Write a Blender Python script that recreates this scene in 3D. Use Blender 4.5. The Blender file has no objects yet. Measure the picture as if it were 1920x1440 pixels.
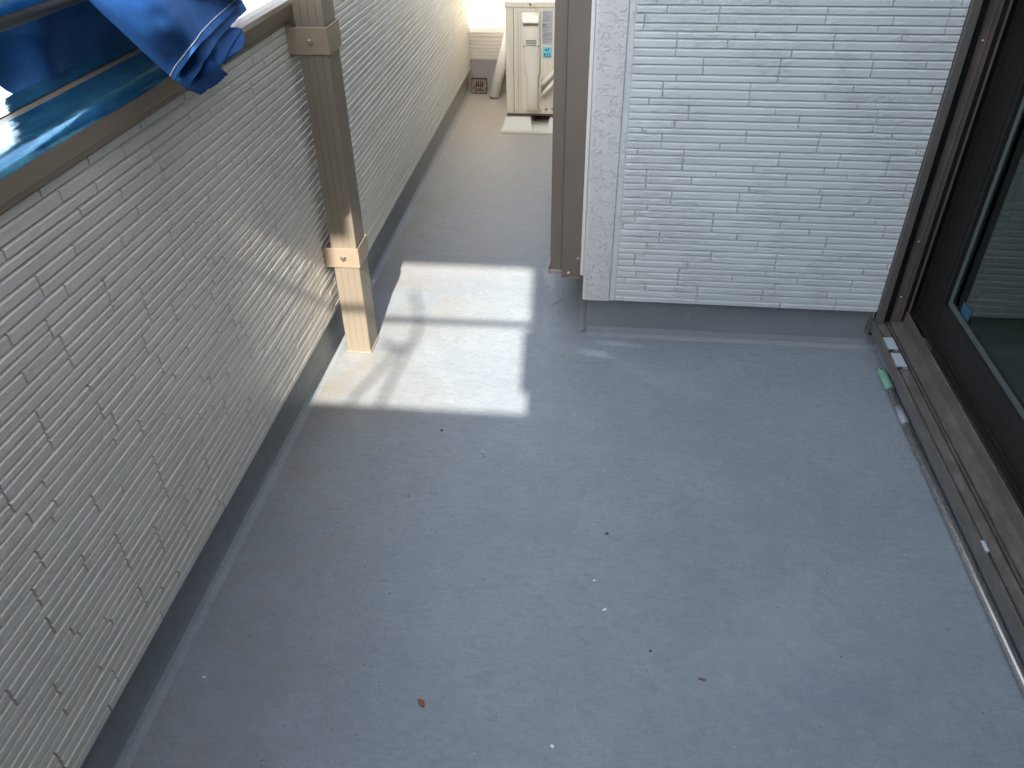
import bpy, bmesh, math, random
from mathutils import Vector, Matrix, noise
random.seed(7)
sc = bpy.context.scene
# ---------------- camera ----------------
cam_d = bpy.data.cameras.new('camera'); cam = bpy.data.objects.new('camera', cam_d)
sc.collection.objects.link(cam); sc.camera = cam
cam_d.sensor_width = 36.0; cam_d.lens = 1486.99 / 1920 * 36.0
cam_d.clip_start = 0.02; cam_d.clip_end = 800
yaw, pit, rol = math.radians(-6.77096), math.radians(36.21992), math.radians(-0.83807)
fw = Vector((math.sin(yaw)*math.cos(pit), math.cos(yaw)*math.cos(pit), -math.sin(pit)))
rt = Vector((math.cos(yaw), -math.sin(yaw), 0)); up = rt.cross(fw)
r2 = rt*math.cos(rol) + up*math.sin(rol); u2 = up*math.cos(rol) - rt*math.sin(rol)
cam.matrix_world = Matrix(((r2.x, u2.x, -fw.x, 0), (r2.y, u2.y, -fw.y, 0), (r2.z, u2.z, -fw.z, 1.5), (0, 0, 0, 1)))
# ---------------- light ----------------
SUN = Vector((0.066, -1.0, 0.80)).normalized()
el = math.asin(SUN.z); az = math.atan2(SUN.x, SUN.y)
w = bpy.data.worlds.new('World'); sc.world = w; w.use_nodes = True
wn = w.node_tree.nodes; bg = wn['Background']
sky = wn.new('ShaderNodeTexSky'); sky.sky_type = 'NISHITA'; sky.sun_disc = False
sky.sun_elevation = el; sky.sun_rotation = az; sky.air_density = 0.9; sky.dust_density = 1.0; sky.ozone_density = 1.0
hs = wn.new('ShaderNodeHueSaturation'); hs.inputs['Saturation'].default_value = 0.50   # a milky, slightly hazy sky
w.node_tree.links.new(sky.outputs[0], hs.inputs['Color']); w.node_tree.links.new(hs.outputs[0], bg.inputs[0]); bg.inputs[1].default_value = 0.15
sl = bpy.data.lights.new('sun', 'SUN'); sl.energy = 2.0; sl.angle = math.radians(0.65); sl.color = (1.0, 0.94, 0.85)
so = bpy.data.objects.new('sun', sl); sc.collection.objects.link(so)
so.rotation_euler = SUN.to_track_quat('Z', 'Y').to_euler(); so.location = (0, -6, 8)
sc.view_settings.view_transform = 'Standard'; sc.view_settings.look = 'None'
sc.view_settings.gamma = 1.0; sc.view_settings.use_curve_mapping = False
sc.view_settings.exposure = 2.80
# ---------------- helpers ----------------
def link(o): sc.collection.objects.link(o); return o
def thing(name, label, cat, loc=(0, 0, 0), group=None):
    o = link(bpy.data.objects.new(name, None)); o.location = loc; o.empty_display_size = 0.05
    o['label'] = label; o['category'] = cat
    if group: o['group'] = group
    return o
def tag(o, label, cat, group=None):
    o['label'] = label; o['category'] = cat
    if group: o['group'] = group
    return o
class MB:
    def __init__(s): s.v = []; s.f = []; s.sm = []
    def add(s, vs, fs, smooth=False):
        b = len(s.v); s.v += [tuple(v) for v in vs]; s.f += [tuple(b+i for i in f) for f in fs]; s.sm += [smooth]*len(fs); return s
    def box(s, x0, x1, y0, y1, z0, z1):
        v = [(x0,y0,z0),(x1,y0,z0),(x1,y1,z0),(x0,y1,z0),(x0,y0,z1),(x1,y0,z1),(x1,y1,z1),(x0,y1,z1)]
        return s.add(v, [(0,3,2,1),(4,5,6,7),(0,1,5,4),(1,2,6,5),(2,3,7,6),(3,0,4,7)])
    def prism(s, poly, axis, a, b, smooth=False):
        # poly of 2D points: axis 'y' -> (x,z); 'z' -> (x,y); 'x' -> (y,z)
        def P(p, t): return {'y': (p[0], t, p[1]), 'z': (p[0], p[1], t), 'x': (t, p[0], p[1])}[axis]
        n = len(poly); vs = [P(p, a) for p in poly] + [P(p, b) for p in poly]
        fs = [(i, (i+1) % n, n+(i+1) % n, n+i) for i in range(n)]
        s.add(vs, fs, smooth); k = len(s.v) - 2*n
        s.f += [tuple(k+i for i in range(n-1, -1, -1)), tuple(k+n+i for i in range(n))]; s.sm += [False, False]
        return s
    def tube(s, pts, r, n=12, caps=True, smooth=True):
        pts = [Vector(p) for p in pts]; rs = r if isinstance(r, (list, tuple)) else [r]*len(pts)
        vs = []; ref = None
        for i, p in enumerate(pts):
            d = (pts[min(i+1, len(pts)-1)] - pts[max(i-1, 0)]).normalized()
            if ref is None: ref = Vector((0, 0, 1)) if abs(d.z) < .9 else Vector((1, 0, 0))
            a = d.cross(ref).normalized(); b = d.cross(a).normalized(); ref = -b if False else ref
            for k in range(n):
                t = 2*math.pi*k/n; vs.append(p + (a*math.cos(t) + b*math.sin(t))*rs[i])
        fs = [(i*n+k, i*n+(k+1) % n, (i+1)*n+(k+1) % n, (i+1)*n+k) for i in range(len(pts)-1) for k in range(n)]
        if caps: fs += [tuple(range(n-1, -1, -1)), tuple((len(pts)-1)*n+k for k in range(n))]
        return s.add(vs, fs, smooth)
    def grid(s, rows, smooth=True):
        m = len(rows[0]); vs = [p for r in rows for p in r]
        fs = [(i*m+j, i*m+j+1, (i+1)*m+j+1, (i+1)*m+j) for i in range(len(rows)-1) for j in range(m-1)]
        return s.add(vs, fs, smooth)
    def build(s, name, mat, parent=None, bevel=0, seg=2, recalc=True, kind=None, origin=None):
        loc = Vector(parent.location) if parent and parent.type == 'EMPTY' else Vector((0, 0, 0))
        par_w = world_loc(parent) if parent else Vector((0, 0, 0))
        if origin is None:
            c = Vector((0, 0, 0))
            for v in s.v: c += Vector(v)
            org = c/len(s.v)
        else: org = Vector(origin)
        me = bpy.data.meshes.new(name); me.from_pydata([tuple(Vector(v)-org) for v in s.v], [], s.f)
        for p, q in zip(me.polygons, s.sm): p.use_smooth = q
        if recalc:
            bm = bmesh.new(); bm.from_mesh(me); bmesh.ops.recalc_face_normals(bm, faces=bm.faces); bm.to_mesh(me); bm.free()
        me.materials.append(mat); o = link(bpy.data.objects.new(name, me))
        if parent: o.parent = parent
        o.location = org - par_w
        if bevel:
            b = o.modifiers.new('edge', 'BEVEL'); b.width = bevel; b.segments = seg; b.limit_method = 'ANGLE'; b.angle_limit = math.radians(40)
        if kind: o['kind'] = kind
        return o
def world_loc(o):
    v = Vector((0, 0, 0))
    while o: v += Vector(o.location); o = o.parent
    return v
def screw(x, y, z, r, mat, parent, name='screw'):
    m = MB(); m.tube([(x, y, z), (x, y-r*.5, z), (x, y-r*.95, z)], [r, r, r*.55], 10, smooth=False)
    m.tube([(x, y-r*.95, z), (x, y-r*.99, z)], [r*.35, r*.3], 6)
    return m.build(name, mat, parent)
# ---------------- materials ----------------
def new(name, col=(.5, .5, .5), rough=.5, metal=0.0, spec=.5, coat=0.0):
    m = bpy.data.materials.new(name); m.use_nodes = True; b = m.node_tree.nodes['Principled BSDF']
    b.inputs['Base Color'].default_value = (*col, 1); b.inputs['Roughness'].default_value = rough
    b.inputs['Metallic'].default_value = metal; b.inputs['Specular IOR Level'].default_value = spec; b.inputs['Coat Weight'].default_value = coat
    return m, m.node_tree.nodes, m.node_tree.links, b
def nd(N, t, **kw):
    n = N.new(t)
    for k, v in kw.items(): setattr(n, k, v)
    return n
def pos(N, L, scale=(1, 1, 1), rot=(0, 0, 0)):
    g = N.new('ShaderNodeNewGeometry'); mp = N.new('ShaderNodeMapping'); mp.inputs['Scale'].default_value = scale; mp.inputs['Rotation'].default_value = rot
    L.new(g.outputs['Position'], mp.inputs['Vector']); return mp.outputs[0]
def noi(N, L, vec, scale, detail=4, rough=.55, dist=0):
    n = N.new('ShaderNodeTexNoise'); n.inputs['Scale'].default_value = scale; n.inputs['Detail'].default_value = detail
    n.inputs['Roughness'].default_value = rough; n.inputs['Distortion'].default_value = dist; L.new(vec, n.inputs['Vector']); return n.outputs['Fac']
def ramp(N, L, fac, stops):
    r = N.new('ShaderNodeValToRGB'); e = r.color_ramp.elements
    while len(e) < len(stops): e.new(.5)
    for el_, (p, c) in zip(e, stops):
        el_.position = p; el_.color = (c, c, c, 1) if not isinstance(c, tuple) else (*c, 1)
    L.new(fac, r.inputs[0]); return r.outputs[0]
def mix(N, L, fac, a, b, mode='MIX'):
    m = N.new('ShaderNodeMix'); m.data_type = 'RGBA'; m.blend_type = mode
    for s, v in ((m.inputs['Factor'], fac), (m.inputs['A'], a), (m.inputs['B'], b)):
        if isinstance(v, (int, float)): s.default_value = v
        elif isinstance(v, tuple): s.default_value = (*v, 1)
        else: L.new(v, s)
    return m.outputs['Result']
def mth(N, L, op, a, b=0.0):
    m = N.new('ShaderNodeMath'); m.operation = op
    for i, v in enumerate((a, b)):
        if isinstance(v, (int, float)): m.inputs[i].default_value = v
        else: L.new(v, m.inputs[i])
    return m.outputs[0]
def bump(N, L, b, h, dist, strength=1.0, prev=None):
    n = N.new('ShaderNodeBump'); n.inputs['Distance'].default_value = dist; n.inputs['Strength'].default_value = strength
    L.new(h, n.inputs['Height'])
    if prev is not None: L.new(prev, n.inputs['Normal'])
    L.new(n.outputs[0], b.inputs['Normal']); return n.outputs[0]
def metal(name, col, rough=.42, met=.35, var=.12, grain=(60, 60, 4)):
    m, N, L, b = new(name, col, rough, met)
    v = pos(N, L); f = noi(N, L, v, 9, 5); c = ramp(N, L, f, [(.3, tuple(x*(1-var) for x in col)), (.7, tuple(min(1, x*(1+var*.6)) for x in col))])
    L.new(c, b.inputs['Base Color'])
    g = noi(N, L, pos(N, L, grain), 12, 3); L.new(ramp(N, L, g, [(.3, rough-.07), (.7, rough+.1)]), b.inputs['Roughness'])
    bump(N, L, b, g, .0001, .12); return m
M = {}
# siding tiles: painted ceramic board with slate-like chipped relief
def siding(name, col, strength=1.0, angle=.9):
    m, N, L, b = new(name, col, .42, 0, .45)
    v = pos(N, L, (1, 1, 1.35), (0, angle, .15))
    mask = ramp(N, L, noi(N, L, pos(N, L), 7.5, 3), [(.47, 0.0), (.56, 1.0)])
    a = noi(N, L, v, 30, 3, .5, 2.4)
    st = ramp(N, L, a, [(.30, 0.0), (.40, .08), (.415, .42), (.50, .46), (.512, .75), (.60, .8), (.612, 1.0)])
    fine = noi(N, L, pos(N, L), 260, 3, .6)
    grain2 = noi(N, L, v, 75, 5, .65, 1.2)
    h = mth(N, L, 'MULTIPLY', st, mask); h = mth(N, L, 'ADD', h, mth(N, L, 'MULTIPLY', fine, .025))
    h = mth(N, L, 'ADD', h, mth(N, L, 'MULTIPLY', mth(N, L, 'MULTIPLY', grain2, .30), mth(N, L, 'ADD', mask, .06)))
    bump(N, L, b, h, .0030*strength, .85)
    t = noi(N, L, pos(N, L), 3.1, 4); c1 = tuple(x*.95 for x in col)
    c = mix(N, L, ramp(N, L, t, [(.35, 0.0), (.65, 1.0)]), c1, col)
    d = ramp(N, L, noi(N, L, pos(N, L), 40, 6, .7), [(.62, 0.0), (.74, .28)])
    c = mix(N, L, d, c, tuple(x*.84 for x in col)); L.new(c, b.inputs['Base Color'])
    return m
M['siding'] = siding('siding_paint', (.665, .70, .685), .9)
M['siding_left'] = siding('siding_paint_parapet', (.68, .64, .565), .40)
M['siding_cream'] = siding('siding_paint_end', (.80, .74, .62), .7)
M['board'] = new('siding_joint_paint', (.56, .555, .53), .6)[0]
def stucco():
    m, N, L, b = new('stucco_corner_paint', (.67, .665, .64), .45, 0, .45)
    v = pos(N, L, (1, 1, 1.25), (0, .35, 0)); a = noi(N, L, v, 52, 2, .5, 1.1)
    st = ramp(N, L, a, [(.50, 1.0), (.585, .9), (.60, .25), (.70, 0.0)])
    f = noi(N, L, pos(N, L), 260, 3); h = mth(N, L, 'ADD', st, mth(N, L, 'MULTIPLY', f, .12)); bump(N, L, b, h, .0024, 1.0); return m
M['stucco'] = stucco()
M['sealant'] = new('pale_sealant', (.72, .69, .62), .55)[0]
def floor_mat(name, stains_and_floor_bounce=True):
    m, N, L, b = new(name, (.24, .255, .285), .5, 0, .5)
    P0 = pos(N, L)
    base = mix(N, L, ramp(N, L, noi(N, L, P0, 1.7, 3, .5, .6), [(.36, 0.0), (.64, 1.0)]), (.226, .257, .282), (.266, .295, .302))
    base = mix(N, L, ramp(N, L, noi(N, L, P0, 5.5, 6, .68, .8), [(.44, 0.0), (.72, .55)]), base, (.315, .340, .355))
    fib = noi(N, L, pos(N, L, (1, 2.2, 1), (0, 0, .5)), 22, 7, .72, 1.6)
    base = mix(N, L, ramp(N, L, fib, [(.46, 0.0), (.66, .60)]), base, (.185, .205, .238))
    if stains_and_floor_bounce:
        sep = N.new('ShaderNodeSeparateXYZ'); g = N.new('ShaderNodeNewGeometry'); L.new(g.outputs['Position'], sep.inputs[0])
        # dusty brown grime that has gathered along the parapet
        mr = N.new('ShaderNodeMapRange'); L.new(sep.outputs['X'], mr.inputs['Value']); mr.inputs['From Min'].default_value = -.30; mr.inputs['From Max'].default_value = -.80
        gr = mth(N, L, 'MULTIPLY', mr.outputs[0], ramp(N, L, noi(N, L, P0, 3.3, 6, .7, .5), [(.40, .15), (.68, 1.0)]))
        base = mix(N, L, mth(N, L, 'MULTIPLY', gr, .8), base, (.225, .185, .135))
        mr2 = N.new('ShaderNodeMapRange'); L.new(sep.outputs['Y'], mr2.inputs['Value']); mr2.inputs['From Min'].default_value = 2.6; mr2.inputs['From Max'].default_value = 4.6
        base = mix(N, L, mth(N, L, 'MULTIPLY', mr2.outputs[0], .75), base, (.66, .56, .42))  # beige towards the drain end: warm bounce light painted into the floor colour
        dk = mth(N, L, 'MULTIPLY', ramp(N, L, noi(N, L, P0, 150, 2, .5), [(.70, 0.0), (.735, 1.0)]), ramp(N, L, noi(N, L, P0, 2.6, 2), [(.48, 0.0), (.62, .75)]))
        base = mix(N, L, dk, base, (.08, .075, .07))
        wt = mth(N, L, 'MULTIPLY', ramp(N, L, noi(N, L, pos(N, L, (1, 1, 1), (0, 0, 1.1)), 190, 2, .5), [(.735, 0.0), (.76, 1.0)]), ramp(N, L, noi(N, L, P0, 3.4, 2), [(.5, 0.0), (.6, .8)]))
        base = mix(N, L, wt, base, (.62, .63, .64))
        # two pale chalky smears left on the coating beside the corner of the white wall
        def spot(cx, cy, sx, sy, rot, amt, b0):
            g2 = N.new('ShaderNodeNewGeometry'); mp = N.new('ShaderNodeMapping'); mp.vector_type = 'TEXTURE'
            mp.inputs['Location'].default_value = (cx, cy, 0); mp.inputs['Rotation'].default_value = (0, 0, rot); mp.inputs['Scale'].default_value = (sx, sy, 1)
            L.new(g2.outputs['Position'], mp.inputs['Vector']); ln = N.new('ShaderNodeVectorMath'); ln.operation = 'LENGTH'; L.new(mp.outputs[0], ln.inputs[0])
            q = mth(N, L, 'ADD', ln.outputs['Value'], mth(N, L, 'MULTIPLY', mth(N, L, 'SUBTRACT', noi(N, L, P0, 16, 6, .7, .6), .5), 2.4))
            return mix(N, L, mth(N, L, 'MULTIPLY', ramp(N, L, q, [(.25, 1.0), (.95, 0.0)]), amt), b0, (.43, .46, .48))
        base = spot(.02, 2.235, .075, .028, -.2, .85, base); base = spot(.10, 2.30, .11, .022, -.1, .55, base); base = spot(.22, 2.12, .26, .06, -.55, .14, base); base = spot(-.17, 2.75, .03, .16, .1, .4, base)
        base = spot(.45, 1.15, .35, .16, .7, .18, base)
        # scuff marks: thin pale curved scratches in patches
        sc_ = noi(N, L, pos(N, L, (1, .45, 1), (0, 0, .75)), 17, 3, .5, 3.2); sc_ = ramp(N, L, mth(N, L, 'ABSOLUTE', mth(N, L, 'SUBTRACT', sc_, .5)), [(.0, 1.0), (.012, 0.0)])
        base = mix(N, L, mth(N, L, 'MULTIPLY', sc_, ramp(N, L, noi(N, L, P0, 2.1, 3), [(.52, 0.0), (.68, .42)])), base, (.36, .385, .40))
        bt_ = noi(N, L, P0, 60, 4, .7, .3); base = mix(N, L, ramp(N, L, bt_, [(.40, .0), (.70, .28)]), base, (.19, .205, .23))
    if not stains_and_floor_bounce:
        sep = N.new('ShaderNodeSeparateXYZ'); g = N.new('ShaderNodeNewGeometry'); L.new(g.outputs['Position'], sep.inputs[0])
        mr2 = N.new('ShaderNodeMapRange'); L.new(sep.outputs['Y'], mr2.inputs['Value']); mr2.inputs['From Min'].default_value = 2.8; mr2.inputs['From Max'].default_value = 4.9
        base = mix(N, L, .35, base, (.23, .24, .235)); base = mix(N, L, mth(N, L, 'MULTIPLY', mr2.outputs[0], .7), base, (.44, .40, .33))  # far-end beige is warm bounce light painted into the skirting
    L.new(base, b.inputs['Base Color'])
    L.new(ramp(N, L, fib, [(.3, .40), (.7, .58)]), b.inputs['Roughness'])
    h1 = noi(N, L, P0, 95, 6, .7, .6); h2 = noi(N, L, P0, 28, 4, .6, .9)
    n1 = bump(N, L, b, h2, .0022, .6); bump(N, L, b, h1, .0022, .9, n1); return m
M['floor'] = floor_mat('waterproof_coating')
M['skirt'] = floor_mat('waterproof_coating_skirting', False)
M['bronze'] = metal('bronze_aluminium', (.28, .235, .178), .45, .35, .03, (90, 90, 5))
M['bronze_light'] = metal('champagne_bracket', (.37, .295, .21), .42, .35, .03)
M['coping'] = metal('coping_bronze', (.30, .24, .175), .33, .5, .02, (60, 3, 60))
M['dark'] = metal('dark_bronze_sash', (.022, .020, .018), .42, .3)
M['mid'] = metal('sill_bronze', (.185, .155, .128), .45, .3, .22, (60, 4, 60))
M['jambface'] = metal('jamb_bronze', (.15, .138, .125), .5, .2, .04, (90, 90, 5))
M['black'] = new('black_gasket', (.008, .008, .008), .5)[0]
M['steel'] = metal('steel_bolt', (.55, .52, .46), .28, .95)
M['void'] = new('dark_recess', (.01, .009, .008), .8)[0]
def film():
    m, N, L, b = new('blue_protective_film', (.03, .16, .30), .10, .72, .9, .4)
    v = pos(N, L, (1, .35, 1), (0, 0, .25)); a = noi(N, L, v, 26, 6, .65, 2.0)
    c = mix(N, L, ramp(N, L, a, [(.35, 0.0), (.7, 1.0)]), (.025, .13, .25), (.08, .33, .44))
    dust = ramp(N, L, noi(N, L, pos(N, L), 85, 6, .75), [(.60, 0.0), (.72, .6)])
    c = mix(N, L, mth(N, L, 'MULTIPLY', dust, ramp(N, L, noi(N, L, pos(N, L), 9, 2), [(.5, 0.0), (.62, 1.0)])), c, (.35, .36, .36)); L.new(c, b.inputs['Base Color'])
    L.new(ramp(N, L, noi(N, L, pos(N, L), 18, 4), [(.4, .05), (.7, .20)]), b.inputs['Roughness'])
    bump(N, L, b, a, .0022, .6); return m
M['film'] = film()
def clothm():
    m, N, L, b = new('blue_canvas', (.02,.1,.3), .92, 0, .12)
    pass
    c = mix(N, L, ramp(N, L, noi(N, L, pos(N, L), 14, 5), [(.35, 0.0), (.7, 1.0)]), (.022, .088, .255), (.034, .122, .325)); L.new(c, b.inputs['Base Color'])
    wv = noi(N, L, pos(N, L), 900, 2); wr = noi(N, L, pos(N, L, (1, .5, 1), (0, 0, .6)), 24, 4, .6, 1.0)
    n1 = bump(N, L, b, wr, .0020, .5); bump(N, L, b, wv, .0006, .6, n1); return m
M['cloth'] = clothm()
M['thread'] = new('white_thread', (.78, .77, .72), .7)[0]
def ac_paint():
    m, N, L, b = new('ivory_ac_paint', (.74, .65, .49), .42, 0, .45)
    st = noi(N, L, pos(N, L, (60, 60, 2.5)), 2.2, 5, .6)
    c = mix(N, L, ramp(N, L, st, [(.45, 0.0), (.8, .6)]), (.84, .76, .58), (.74, .62, .43))
    sep = N.new('ShaderNodeSeparateXYZ'); g = N.new('ShaderNodeNewGeometry'); L.new(g.outputs['Position'], sep.inputs[0])
    mr = N.new('ShaderNodeMapRange'); L.new(sep.outputs['Z'], mr.inputs['Value']); mr.inputs['From Min'].default_value = .60; mr.inputs['From Max'].default_value = .645
    rust = mth(N, L, 'MULTIPLY', mr.outputs[0], ramp(N, L, noi(N, L, pos(N, L, (20, 20, 20)), 1.5, 5, .7), [(.45, 0.0), (.75, .6)]))
    c = mix(N, L, rust, c, (.55, .33, .14)); L.new(c, b.inputs['Base Color']); return m
M['ac'] = ac_paint()
M['ac_plain'] = new('ivory_plastic', (.86, .78, .61), .4)[0]
M['ac_gap'] = new('shadow_gap', (.12, .10, .075), .7)[0]
M['block'] = new('cream_plastic_block', (.80, .74, .60), .5)[0]
M['pvc'] = new('white_pvc', (.88, .84, .76), .35)[0]
M['paper'] = new('grey_label_paper', (.58, .57, .53), .5)[0]
M['ink'] = new('dark_ink', (.05, .05, .05), .6)[0]
M['cyan'] = new('cyan_sticker', (.28, .80, .92), .45)[0]
M['teal_ink'] = new('teal_ink', (.0, .06, .09), .5)[0]
M['grip'] = new('green_plastic_grip', (.20, .42, .27), .45)[0]
M['pole'] = metal('grey_pole', (.48, .45, .40), .25, .7, .1, (60, 3, 60))
M['clip'] = new('white_plastic_clip', (.42, .46, .47), .4)[0]
M['rust'] = metal('rusty_brown', (.22, .10, .05), .7, .1)
def glass():
    m, N, L, b = new('greenish_glass', (.26, .39, .31), .01, 0, .5); b.inputs['Transmission Weight'].default_value = 1.0; b.inputs['IOR'].default_value = 1.5
    return m
M['glass'] = glass()
M['casing'] = new('interior_casing', (.22, .25, .21), .55)[0]
M['spacer'] = new('grey_green_spacer', (.10, .12, .11), .4)[0]
M['room'] = new('dim_room', (.05, .05, .048), .8)[0]
M['sticker'] = new('blue_film_sticker', (.01, .10, .15), .4)[0]
def concrete():
    m, N, L, b = new('pale_concrete', (.46, .44, .42), .8)
    c = mix(N, L, ramp(N, L, noi(N, L, pos(N, L), 30, 6, .7), [(.35, 0.0), (.7, 1.0)]), (.38, .365, .345), (.48, .46, .44)); L.new(c, b.inputs['Base Color']); return m
M['concrete'] = concrete()
def grate():
    m, N, L, b = new('weathered_drain', (.42, .37, .28), .5, .3)
    c = mix(N, L, ramp(N, L, noi(N, L, pos(N, L), 60, 4, .6), [(.42, 0.0), (.62, 1.0)]), (.30, .20, .11), (.46, .42, .34)); L.new(c, b.inputs['Base Color']); return m
M['grate'] = grate()

M['passage'] = metal('weathered_bronze', (.215, .180, .145), .5, .25, .04, (90, 90, 5))

M['wing'] = new('sun_blocker_brown', (.20, .18, .16), .7)[0]
M['sky_blocker'] = new('sky_blocker_grey', (.42, .40, .37), .7)[0]

def dusty():
    m, N, L, b = new('dusty_sill_bronze', (.17, .145, .12), .45, .3)
    d = noi(N, L, pos(N, L, (1, .35, 1)), 38, 6, .7, .8); c = mix(N, L, ramp(N, L, d, [(.42, 0.0), (.66, .8)]), (.150, .126, .104), (.24, .22, .195))
    sp = ramp(N, L, noi(N, L, pos(N, L), 210, 2), [(.70, 0.0), (.74, .7)]); c = mix(N, L, sp, c, (.40, .38, .35)); L.new(c, b.inputs['Base Color'])
    L.new(ramp(N, L, d, [(.4, .34), (.7, .6)]), b.inputs['Roughness']); return m
M['sill'] = dusty()
# ---------------- large structure ----------------
def tag_s(o): o['kind'] = 'structure'; return o
g = MB(); g.grid([[(-200, -150, -3.2), (200, -150, -3.2)], [(-200, 250, -3.2), (200, 250, -3.2)]], False)
tag_s(g.build('ground', M['concrete'], recalc=False))
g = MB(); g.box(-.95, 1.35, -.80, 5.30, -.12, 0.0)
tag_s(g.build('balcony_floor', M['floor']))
# --- tile helpers
def frame_pt(fr, u, v, d):
    k, o = fr
    return (u, o-d, v) if k == 'y' else (o+d, u, v)      # 'y': wall faces -y ; 'x': wall faces +x
def tile_geo(fr, u0, u1, v0, v1, rnd, D=.0060):
    n = 4; gp = .0007; u0 += gp; u1 -= gp; v0 += .0012; v1 -= .0003
    bt, bb, bs = .0050, .0012, .0017
    dd = D + rnd.uniform(-.0004, .0005); tilt = rnd.uniform(-.0004, .0004)
    us = [u0+bs+(u1-u0-2*bs)*k/n for k in range(n+1)]; uo = [u0]+us[1:-1]+[u1]
    vs = []
    for k in range(n+1): vs.append(frame_pt(fr, uo[k], v0, 0))
    for k in range(n+1): vs.append(frame_pt(fr, us[k], v0+bb, dd+rnd.uniform(-.0002, .0002)))
    for k in range(n+1): vs.append(frame_pt(fr, us[k], v1-bt+rnd.uniform(-.0002, .0002), dd+tilt+rnd.uniform(-.0002, .0002)))
    for k in range(n+1): vs.append(frame_pt(fr, uo[k], v1, 0))
    m = n+1; fs = [(r*m+k, r*m+k+1, (r+1)*m+k+1, (r+1)*m+k) for r in range(3) for k in range(n)]
    fs += [(0, m, 2*m, 3*m), (n, 3*m+n, 2*m+n, m+n)]
    return vs, fs
def add_tile(fr, u0, u1, v0, v1, rnd, mat, parent):
    vs, fs = tile_geo(fr, u0, u1, v0, v1, rnd)
    m = MB(); m.add(vs, fs); return m.build('tile', mat, parent, recalc=False)
RW_ROWS = [
   (0.1519, [0.101, 0.341, 0.613, 0.784]),
   (0.1682, [0.341, 0.548, 0.786]),
   (0.1923, [0.17, 0.34, 0.549, 0.753]),
   (0.2153, [0.102, 0.273, 0.581, 0.821]),
   (0.2368, [0.137, 0.273, 0.445, 0.65, 0.82]),
   (0.2606, [0.274, 0.548, 0.724]),
   (0.2801, [0.128, 0.298, 0.572, 0.844]),
   (0.3031, [0.128, 0.367, 0.571, 0.913]),
   (0.325, [0.366, 0.571, 0.765]),
   (0.3435, [0.164, 0.504, 0.709, 0.918]),
   (0.365, [0.199, 0.505, 0.71]),
   (0.3855, [0.198, 0.437, 0.71]),
   (0.4085, [0.082, 0.357, 0.653, 0.873]),
   (0.4294, [0.118, 0.357, 0.562, 0.873]),
   (0.4519, [0.117, 0.357, 0.614, 0.839]),
   (0.4742, [0.153, 0.425, 0.771]),
   (0.4937, [0.222, 0.425, 0.667]),
   (0.5155, [0.222, 0.425, 0.666, 0.807]),
   (0.5414, [0.142, 0.45, 0.656, 0.898]),
   (0.5621, [0.142, 0.276, 0.553, 0.898]),
   (0.5857, [0.141, 0.346, 0.552, 0.725]),
   (0.6048, [0.245, 0.451, 0.656, 0.831]),
   (0.6255, [0.244, 0.521, 0.692, 0.831]),
   (0.6504, [0.108, 0.245, 0.52, 0.692, 0.83]),
   (0.6693, [0.175, 0.346, 0.621, 0.899]),
   (0.6914, [0.175, 0.416, 0.622]),
   (0.715, [0.117, 0.415, 0.622, 0.819]),
   (0.7317, [0.209, 0.555, 0.763]),
   (0.7549, [0.245, 0.555, 0.767]),
   (0.7753, [0.244, 0.486, 0.765]),
   (0.7976, [0.129, 0.408, 0.705]),
   (0.8167, [0.165, 0.407, 0.614]),
   (0.8424, [0.164, 0.405, 0.683, 0.892]),
   (0.8633, [0.199, 0.476, 0.824]),
   (0.882, [0.269, 0.477, 0.72]),
   (0.9075, [0.268, 0.476, 0.719, 0.858]),
   (0.9296, [0.19, 0.501, 0.709]),
   (0.9514, [0.19, 0.327, 0.606]),
   (0.976, [0.189, 0.397, 0.605, 0.777]),
   (0.9948, [0.098, 0.294, 0.502, 0.71, 0.88]),
   (1.0153, [0.098, 0.295, 0.571, 0.744, 0.88]),
   (1.0397, [0.156, 0.294, 0.572, 0.879]),
   (1.0602, [0.127, 0.247, 0.421, 0.733, 0.903]),
]
ZS = [r[0] for r in RW_ROWS]; ZB = [.1475]
for i in range(1, len(ZS)): ZB.append(ZS[i])
# --- house wall on the right (its two rendered faces and the storey above the door)
house = thing('house_wall', 'white house wall clad in thin stacked slate-look siding, facing the camera beside the sliding door', 'wall', (.45, 2.4, 0))
b = MB(); b.box(.062, .9238, 2.3405, 2.42, .1475, 2.35); b.build('siding_board', M['board'], house)
b = MB(); b.box(-.012, .9240, 2.366, 5.15, -.05, .150); b.box(-.031, .062, 2.372, 5.15, .20, 2.35); b.box(.062, 1.3, 2.42, 5.15, .15, 2.35)
b.box(1.00, 1.30, -.42, 2.42, 2.18, 5.6); b.box(.9242, 1.30, 2.3535, 2.42, .101, 2.35); b.build('wall_core', M['stucco'], house)
rnd = random.Random(3)
FR = ('y', 2.3405)
nrow = len(RW_ROWS)
for i, (zz, js) in enumerate(RW_ROWS):
    z0 = ZB[i]; z1 = ZB[i+1] if i+1 < nrow else z0+.022
    xs = [.0735] + [j for j in js if j < .915] + [.9235]
    for a, c in zip(xs, xs[1:]):
        if c-a > .004: add_tile(FR, a, c, z0, z1, rnd, M['siding'], house)
# rows above the top of the picture
m = MB(); z = 1.0822; hs = [.0205, .0236, .0191, .0223, .0249, .0189]
k = 0
while z < 2.32:
    h = hs[k % 6]; xs = [.0735]; 
    while xs[-1] < .923: xs.append(min(.923, xs[-1]+rnd.uniform(.10, .34)))
    for a, c in zip(xs, xs[1:]):
        if c-a > .02: m.add(*tile_geo(FR, a, c, z, z+h, rnd))
    z += h; k += 1
m.build('tile_rows', M['siding'], house, recalc=False, kind='stuff')
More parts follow.
